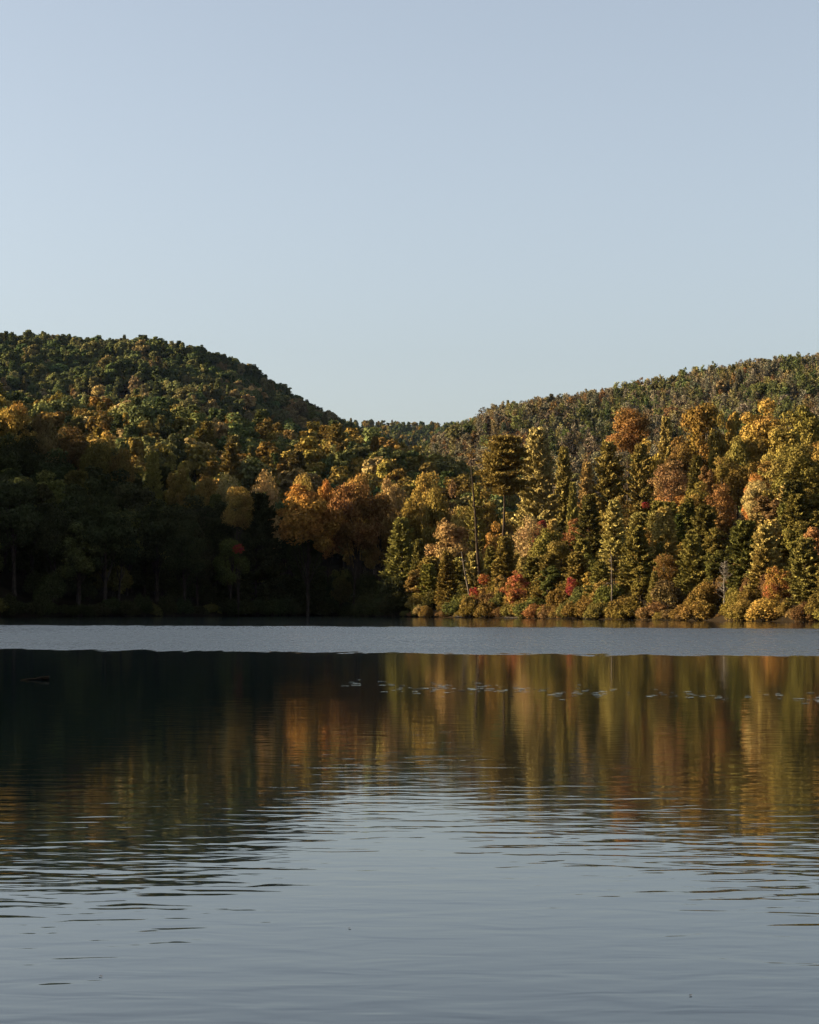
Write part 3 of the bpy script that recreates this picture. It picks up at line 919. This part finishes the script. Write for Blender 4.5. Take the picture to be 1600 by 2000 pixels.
# ------------------------------------------------------------------ lily pads and drifting leaves
def pad_material(name, c, rough):
    m, n, l = new_mat(name)
    tc = n.new('ShaderNodeTexCoord')
    no = n.new('ShaderNodeTexNoise'); no.inputs['Scale'].default_value = 6.0
    l.new(tc.outputs['Object'], no.inputs['Vector'])
    cr = n.new('ShaderNodeValToRGB')
    cr.color_ramp.elements[0].color = (c[0] * .6, c[1] * .6, c[2] * .6, 1); cr.color_ramp.elements[1].color = (*c, 1)
    l.new(no.outputs['Fac'], cr.inputs[0])
    p = n.new('ShaderNodeBsdfPrincipled'); p.inputs['Roughness'].default_value = rough
    l.new(cr.outputs[0], p.inputs['Base Color'])
    o = n.new('ShaderNodeOutputMaterial'); l.new(p.outputs[0], o.inputs['Surface'])
    return m
M_PAD = pad_material('lily_pad', (0.085, 0.115, 0.10), 0.25)
M_DEAD = pad_material('dead_leaf', (0.02, 0.012, 0.006), 0.6)

def pad_mesh(seed, r=0.13):
    rng = np.random.RandomState(seed)
    k = 13
    an = np.linspace(0.25, math.tau - 0.25, k)           # a notch where the stalk joins
    rr = r * (1 + 0.06 * rng.normal(size=k))
    rim = np.stack([rr * np.cos(an), rr * np.sin(an), 0.004 + 0.004 * rng.uniform(0, 1, k) + 0.002 * np.sin(an + rng.uniform(0, 6))], -1)
    mid = np.stack([rr * .6 * np.cos(an), rr * .6 * np.sin(an), np.full(k, 0.004)], -1)
    v = np.concatenate([[[0, 0, 0.003]], mid, rim])
    f3 = [[0, 1 + i, 2 + i] for i in range(k - 1)]
    f4 = [[1 + i, 1 + k + i, 2 + k + i, 2 + i] for i in range(k - 1)]
    me = bpy.data.meshes.new('lily_pad')
    me.from_pydata([tuple(q) for q in v], [], f3 + f4)
    me.materials.append(M_PAD)
    return me
PADS = [pad_mesh(i) for i in range(4)]
rng = np.random.RandomState(21)
centres = [(690, 1336, 22), (760, 1340, 18), (785, 1344, 22), (830, 1347, 30), (850, 1340, 22), (880, 1345, 26), (915, 1349, 26), (940, 1339, 30), (960, 1347, 26), (1005, 1347, 20), (1030, 1350, 22),
           (1065, 1353, 30), (1090, 1357, 26), (1130, 1346, 20), (1155, 1353, 30), (1175, 1353, 20), (1230, 1354, 34), (1275, 1353, 20), (1330, 1357, 30), (1345, 1359, 20), (1400, 1360, 24),
           (1470, 1362, 20), (1515, 1357, 20), (1575, 1367, 26), (1598, 1366, 20)]
n = 0
for (px, py, sp) in centres:
    for j in range(rng.randint(3, 12)):
        qx = px + rng.normal() * sp * 0.7; qy = py + rng.normal() * 4.5
        Y = EYE * F / (qy - HY)
        o = link(bpy.data.objects.new('lily_pad', PADS[rng.randint(4)]))
        s = rng.uniform(0.22, 0.7)
        o.location = (px2x(qx, Y), Y, 0.004)
        o.rotation_euler = (rng.normal() * 0.012, rng.normal() * 0.012, rng.uniform(0, math.tau))
        o.scale = (s, s, s)
        tag(o, 'small pale lily pad in the drifting line across the calm water', 'lily pad', 'lily pads in a drifting line')
        n += 1
def leaf_mesh():
    v = [(-.05, 0, .004), (-.02, .022, .010), (.02, .024, .012), (.055, 0, .006), (.02, -.022, .014), (-.02, -.02, .010), (0, 0, .003)]
    f = [(6, 1, 0), (6, 2, 1), (6, 3, 2), (6, 4, 3), (6, 5, 4), (6, 0, 5)]
    me = bpy.data.meshes.new('fallen_leaf'); me.from_pydata(v, [], f); me.materials.append(M_DEAD)
    return me
LM = leaf_mesh()
for (px, py, lab) in [(683, 1814, 'dark fallen leaf floating alone in the bright open water'), (197, 1908, 'tiny dark leaf floating low on the shaded-edge side of the bright water'),
                      (1349, 1945, 'dark fallen leaf floating lowest in the picture'), (805, 1386, 'tiny brown leaf floating just nearer than the lily pads'), (1377, 1387, 'tiny brown leaf floating in dark water under the birch reflection')]:
    Y = EYE * F / (py - HY)
    o = link(bpy.data.objects.new('fallen_leaf', LM)); o.location = (px2x(px, Y), Y, 0.003); o.rotation_euler = (0.02, 0.01, px); o.scale = (.3, .3, .15)
    tag(o, lab, 'leaf', 'floating fallen leaves')

# ------------------------------------------------------------------ hillside trees
def join_pair(pair, name, mats):
    """trunk and crown in one far-off tree mesh"""
    out_v, out_f, out_m, nn = [], [], [], 0
    for k, me in enumerate(pair):
        v = np.empty(len(me.vertices) * 3, np.float32); me.vertices.foreach_get('co', v)
        f = np.empty(len(me.loops), np.int32); me.loops.foreach_get('vertex_index', f)
        mi = np.empty(len(me.polygons), np.int32); me.polygons.foreach_get('material_index', mi)
        out_v.append(v.reshape(-1, 3)); out_f.append(f.reshape(-1, 4) + nn); nn += len(v) // 3
        out_m.append(np.minimum(mi + k, len(mats) - 1))
    return np_mesh(name, np.concatenate(out_v), np.concatenate(out_f), mats, np.concatenate(out_m))

FAR = {}
FAR['broad'] = [join_pair(broadleaf(200 + i, 15, W, b, nc, pr, 0.44, rcs=rc), 'hill_tree', [M_BARK, M_LEAF]) for i, (W, b, nc, pr, rc) in enumerate(
    [(9.0, .22, 32, 85, (.09, .19)), (10.5, .30, 44, 60, (.06, .16)), (7.0, .15, 30, 75, (.08, .18)), (8.5, .25, 22, 95, (.08, .17)), (11.5, .38, 50, 55, (.06, .15))])]
FAR['conifer'] = [join_pair(pine(210 + i, 17, R, .12, .55, 0, .75, .4, .8, 1.2), 'hill_tree', [M_BARK, M_NEEDLE]) for i, R in enumerate([3.2, 3.8])]
FAR['thin'] = [join_pair(bare_tree(220 + i, 13, 6.0, M_BARKH, 80, L, 2.2, 0.3, 0.40, 0.22), 'hill_tree', [M_BARKH, M_BARKH, M_LEAF]) for i, L in enumerate([360, 520, 200])]
ALLFAR = FAR['broad'] + FAR['conifer'] + FAR['thin']
IDX = {'broad': [0, 1, 2, 3, 4], 'conifer': [5, 6], 'thin': [7, 8, 9]}
src = bpy.data.collections.new('hill_tree_kinds')
for i, me in enumerate(ALLFAR):
    src.objects.link(bpy.data.objects.new('hill_tree_kind_%02d' % i, me))

def scatter_group():
    ng = bpy.data.node_groups.new('scatter_trees', 'GeometryNodeTree')
    ng.interface.new_socket('Geometry', in_out='INPUT', socket_type='NodeSocketGeometry')
    ng.interface.new_socket('Geometry', in_out='OUTPUT', socket_type='NodeSocketGeometry')
    n, l = ng.nodes, ng.links
    gi, go = n.new('NodeGroupInput'), n.new('NodeGroupOutput')
    ci = n.new('GeometryNodeCollectionInfo'); ci.inputs['Collection'].default_value = src
    ci.inputs['Separate Children'].default_value = True; ci.inputs['Reset Children'].default_value = True
    ip = n.new('GeometryNodeInstanceOnPoints'); ip.inputs['Pick Instance'].default_value = True
    def attr(nm, typ):
        a = n.new('GeometryNodeInputNamedAttribute'); a.data_type = typ; a.inputs['Name'].default_value = nm
        return a.outputs[0]
    l.new(gi.outputs[0], ip.inputs['Points']); l.new(ci.outputs[0], ip.inputs['Instance'])
    l.new(attr('vid', 'INT'), ip.inputs['Instance Index'])
    l.new(attr('rot', 'FLOAT_VECTOR'), ip.inputs['Rotation'])
    l.new(attr('scl', 'FLOAT_VECTOR'), ip.inputs['Scale'])
    l.new(ip.outputs[0], go.inputs[0])
    return ng
NG = scatter_group()

def scatter(name, label, recs):
    P = np.array([r[0] for r in recs], np.float32)
    me = bpy.data.meshes.new(name)
    me.vertices.add(len(P)); me.vertices.foreach_set('co', P.ravel())
    def put(nm, typ, arr, key):
        a = me.attributes.new(nm, typ, 'POINT'); a.data.foreach_set(key, np.asarray(arr).ravel())
    put('vid', 'INT', np.array([r[1] for r in recs], np.int32), 'value')
    put('rot', 'FLOAT_VECTOR', np.array([(0, 0, r[2]) for r in recs], np.float32), 'vector')
    put('scl', 'FLOAT_VECTOR', np.array([r[3] for r in recs], np.float32), 'vector')
    put('tint', 'FLOAT_VECTOR', np.array([r[4] for r in recs], np.float32), 'vector')
    o = link(bpy.data.objects.new(name, me))
    md = o.modifiers.new('trees', 'NODES'); md.node_group = NG
    tag(o, label, kind='stuff')
    return o

def hill_points(u0, u1, y0, y1, spacing, rng, nmax=20000):
    """jittered grid over the wedge of hillside"""
    out = []
    y = y0
    while y < y1:
        xs = np.arange(u0 * y, u1 * y, spacing)
        xs = xs + rng.uniform(-.45, .45, len(xs)) * spacing
        ys = y + rng.uniform(-.45, .45, len(xs)) * spacing
        out.append(np.stack([xs, ys], -1))
        y += spacing * 0.9
    return np.concatenate(out)

def visible(P, z, hh):
    """rough test from the eye: is this tree's top above everything nearer in its column?"""
    px = HX + F * P[:, 0] / P[:, 1]
    py = HY - F * (z + hh - EYE) / P[:, 1]
    order = np.argsort(P[:, 1])
    best = np.full(4000, 1300.0)
    vis = np.zeros(len(P), bool)
    for i in order:
        c = int(px[i] / 6) + 800
        if c < 1 or c > 3998: continue
        if py[i] < best[c] + 14: vis[i] = True
        best[c] = min(best[c], py[i] + 8)
    return vis, px, py

LAST = ['']
def tinted(rng, names, probs, jit=0.08):
    LAST[0] = names[rng.choice(len(names), p=probs)]
    t = np.array(TINT[LAST[0]])
    return np.clip(t * (1 + jit * rng.normal(size=3) * np.array([1, .6, .6])) * (1 + 0.15 * rng.normal()), 0.004, 0.5)

def grow_hill(name, label, region, spacing, size, mix, tints, tprobs, seed, ilabel=None, iname=None, igroup=None, nind=300, layer=None, cat='tree', tint_fn=None):
    rng = np.random.RandomState(seed)
    P = hill_points(*region, spacing, rng)
    z = terrain(P[:, 0], P[:, 1])
    if layer:
        lz = ridge_h(layer, P[:, 0], P[:, 1])
        keep = lz > z - 2.5
        P, z = P[keep], z[keep]
    d = shore_d(P[:, 0], P[:, 1])[0]
    keep = d > 3
    P, z = P[keep], z[keep]
    kinds = list(mix.keys()); kp = np.array([mix[k] for k in kinds])
    hs = size * np.clip(1 + 0.17 * rng.normal(size=len(P)), 0.55, 1.3)
    vis, px, py = visible(P, z, hs)
    recs = []
    for i in range(len(P)):
        k = kinds[rng.choice(len(kinds), p=kp)]
        v = IDX[k][rng.randint(len(IDX[k]))]
        h0 = {'broad': 15, 'conifer': 17, 'thin': 13}[k]
        s = hs[i] / h0
        sw = s * rng.uniform(0.72, 1.35)
        tt = tinted(rng, tints, tprobs) if tint_fn is None else tint_fn(rng, k, px[i], py[i])
        recs.append(((P[i, 0], P[i, 1], z[i] - 0.3), v, rng.uniform(0, math.tau), (sw, sw, s), tt, k, LAST[0]))
    ind = []
    if ilabel:
        inside = np.where(vis & (px > -10) & (px < 1610))[0]
        ind = inside[np.argsort(P[inside, 1])][:nind]
    iset = set(int(i) for i in ind)
    for i in ind:
        r = recs[i]
        o = link(bpy.data.objects.new(iname, ALLFAR[r[1]]))
        o.location = r[0]; o.rotation_euler = (0, 0, r[2]); o.scale = r[3]
        o['tint'] = [float(q) for q in r[4]]
        what = '%s %s' % (COLOUR_WORD[r[6]], {'broad': 'broad-crowned tree', 'conifer': 'conifer', 'thin': 'thin-crowned tree'}[r[5]])
        tag(o, '%s %s' % (what, ilabel), cat, '%ss %s' % (what, ilabel))
    rest = [r for i, r in enumerate(recs) if i not in iset]
    scatter(name, label, rest)
    print(name, 'individual', len(ind), 'mass', len(rest))

grow_hill('slope_forest', 'golden and olive woods on the low sunlit spur', (-0.40 / K, 0.06 / K, 348 * K, 660 * K), 8.4, 16.5,
          {'broad': .78, 'conifer': .22}, ['olive', 'darkgold', 'tan', 'hillgreen', 'gold', 'moss'], [.26, .14, .05, .24, .08, .23], 31,
          'on the low spur below the big dark hill', 'spur_tree', 'trees on the low sunlit spur', 290, 'mid')
def left_tint(rng, k, px, py):
    f = np.clip((py - 700) / 90, 0, 1)
    return tinted(rng, ['hillgreen', 'moss', 'hilltan', 'tan'], [.66 - .34 * f, .28 + .06 * f, .05 + .20 * f, .01 + .08 * f])
grow_hill('hill_forest', 'green woods covering the big rounded hill', (-0.36 / K, 0.07 / K, 600 * K, 1330 * K), 9.8, 15.5,
          {'broad': .78, 'conifer': .22}, ['hillgreen'], [1], 32,
          'on the big rounded hill', 'hill_tree', 'trees on the big rounded hill', 295, 'left', tint_fn=left_tint)
def right_tint(rng, k, px, py):
    q = math.sin(px * 0.021 + py * 0.034) + math.sin(px * 0.047 - py * 0.06 + 2.0) + 0.6 * math.sin(py * 0.11 + px * 0.013)
    if q > 0.5: return tinted(rng, ['hillgreen', 'moss', 'grey'], [.45, .3, .25])
    if q < -0.7: return tinted(rng, ['brown', 'hilltan', 'grey'], [.12, .26, .62])
    return tinted(rng, ['grey', 'moss', 'hilltan', 'hillgreen', 'brown'], [.60, .16, .10, .10, .04])
grow_hill('ridge_forest', 'thin grey-brown woods on the long far slope', (-0.01 / K, 0.36 / K, 430 * K, 1060 * K), 6.0, 10.5,
          {'thin': .88, 'broad': .07, 'conifer': .05}, ['grey'], [1], 33,
          'on the long sloping ridge', 'ridge_tree', 'thin trees on the long sloping ridge', 295, 'right', tint_fn=right_tint)
grow_hill('distant_forest', 'distant green woods on the level ridge in the gap', (-0.07 / K, 0.12 / K, 1700 * K, 2660 * K), 15.0, 15.0,
          {'broad': .8, 'conifer': .2}, ['hillgreen', 'olive', 'hilltan'], [.7, .22, .08], 34, layer='far')
# the ridge out of frame that shades the left bank
rng = np.random.RandomState(35)
rec = []
for _ in range(3000):
    x = rng.uniform(-330, -150); y = rng.uniform(-60, 470 * K)
    if x > -0.3 / K * y - 25: continue
    k = IDX['broad'][rng.randint(3)]
    s = rng.uniform(.8, 1.15)
    rec.append(((x, y, float(terrain(x, y)) - .3), k, rng.uniform(0, 6.28), (s, s, s), tinted(rng, ['olive', 'darkgold', 'hillgreen'], [.4, .3, .3])))
for _ in range(900):  # trees on the added hills behind the camera and to the right
    x = rng.uniform(-250, 330); y = rng.uniform(-260, -24) if rng.uniform() < .7 else rng.uniform(-24, 260)
    if y > -24 and x < 190: continue
    k = IDX['broad'][rng.randint(3)]; s = rng.uniform(.8, 1.2)
    rec.append(((x, y, float(terrain(x, y)) - .3), k, rng.uniform(0, 6.28), (s, s, s), tinted(rng, ['olive', 'darkgold', 'hillgreen'], [.4, .3, .3])))
scatter('side_forest', 'woods on the steep hill beside the lake and on added unseen hills', rec)

# ------------------------------------------------------------------ thin autumn haze
m, hn, hl = new_mat('haze_air')
pv = hn.new('ShaderNodeVolumePrincipled')
pv.inputs['Color'].default_value = (0.42, 0.62, 1.0, 1)
pv.inputs['Density'].default_value = HAZE
pv.inputs['Anisotropy'].default_value = 0.2
ho = hn.new('ShaderNodeOutputMaterial'); hl.new(pv.outputs[0], ho.inputs['Volume'])
hv = np.array([[x, y, z] for z in (-8, 560) for (x, y) in ((-7600, -3600), (7600, -3600), (7600, 11800), (-7600, 11800))], float)
hf = [[3, 2, 1, 0], [4, 5, 6, 7], [0, 1, 5, 4], [1, 2, 6, 5], [2, 3, 7, 6], [3, 0, 4, 7]]
hz = link(bpy.data.objects.new('haze', np_mesh('haze', hv, hf, [m])))
tag(hz, 'thin pale haze over the lake and hills', kind='stuff')

# ------------------------------------------------------------------ labels
ORD = ['first', 'second', 'third', 'fourth', 'fifth', 'sixth', 'seventh', 'eighth', 'ninth', 'tenth', 'eleventh', 'twelfth']
def nth(i):
    k = i + 1
    if k <= 12: return ORD[i]
    return str(k) + ('th' if 10 < k % 100 < 14 else {1: 'st', 2: 'nd', 3: 'rd'}.get(k % 10, 'th'))
sets = {}
for t in TREES:
    cat = 'shrub' if t['kind'] == 'shrub' else 'tree'
    if t['label']:
        tag(t['o'], t['label'], cat, t['group'])
        continue
    key = (COLOUR_WORD[t.get('colour', 'olive')], WORD[t['kind']], t['zone'])
    sets.setdefault(key, []).append(t)
for (c, w, z), ts in sets.items():
    ts.sort(key=lambda t: t['px'])
    for i, t in enumerate(ts):
        cat = 'shrub' if t['kind'] == 'shrub' else 'tree'
        if len(ts) == 1: lab = '%s %s %s' % (c, w, z)
        else: lab = '%s from left among %s %ss %s' % (nth(i), c, w, z)
        tag(t['o'], lab, cat, 'trees and shrubs of the sunlit bank' if 'sunlit' in z else 'trees of the shaded bank')
print('near plants', len(TREES))
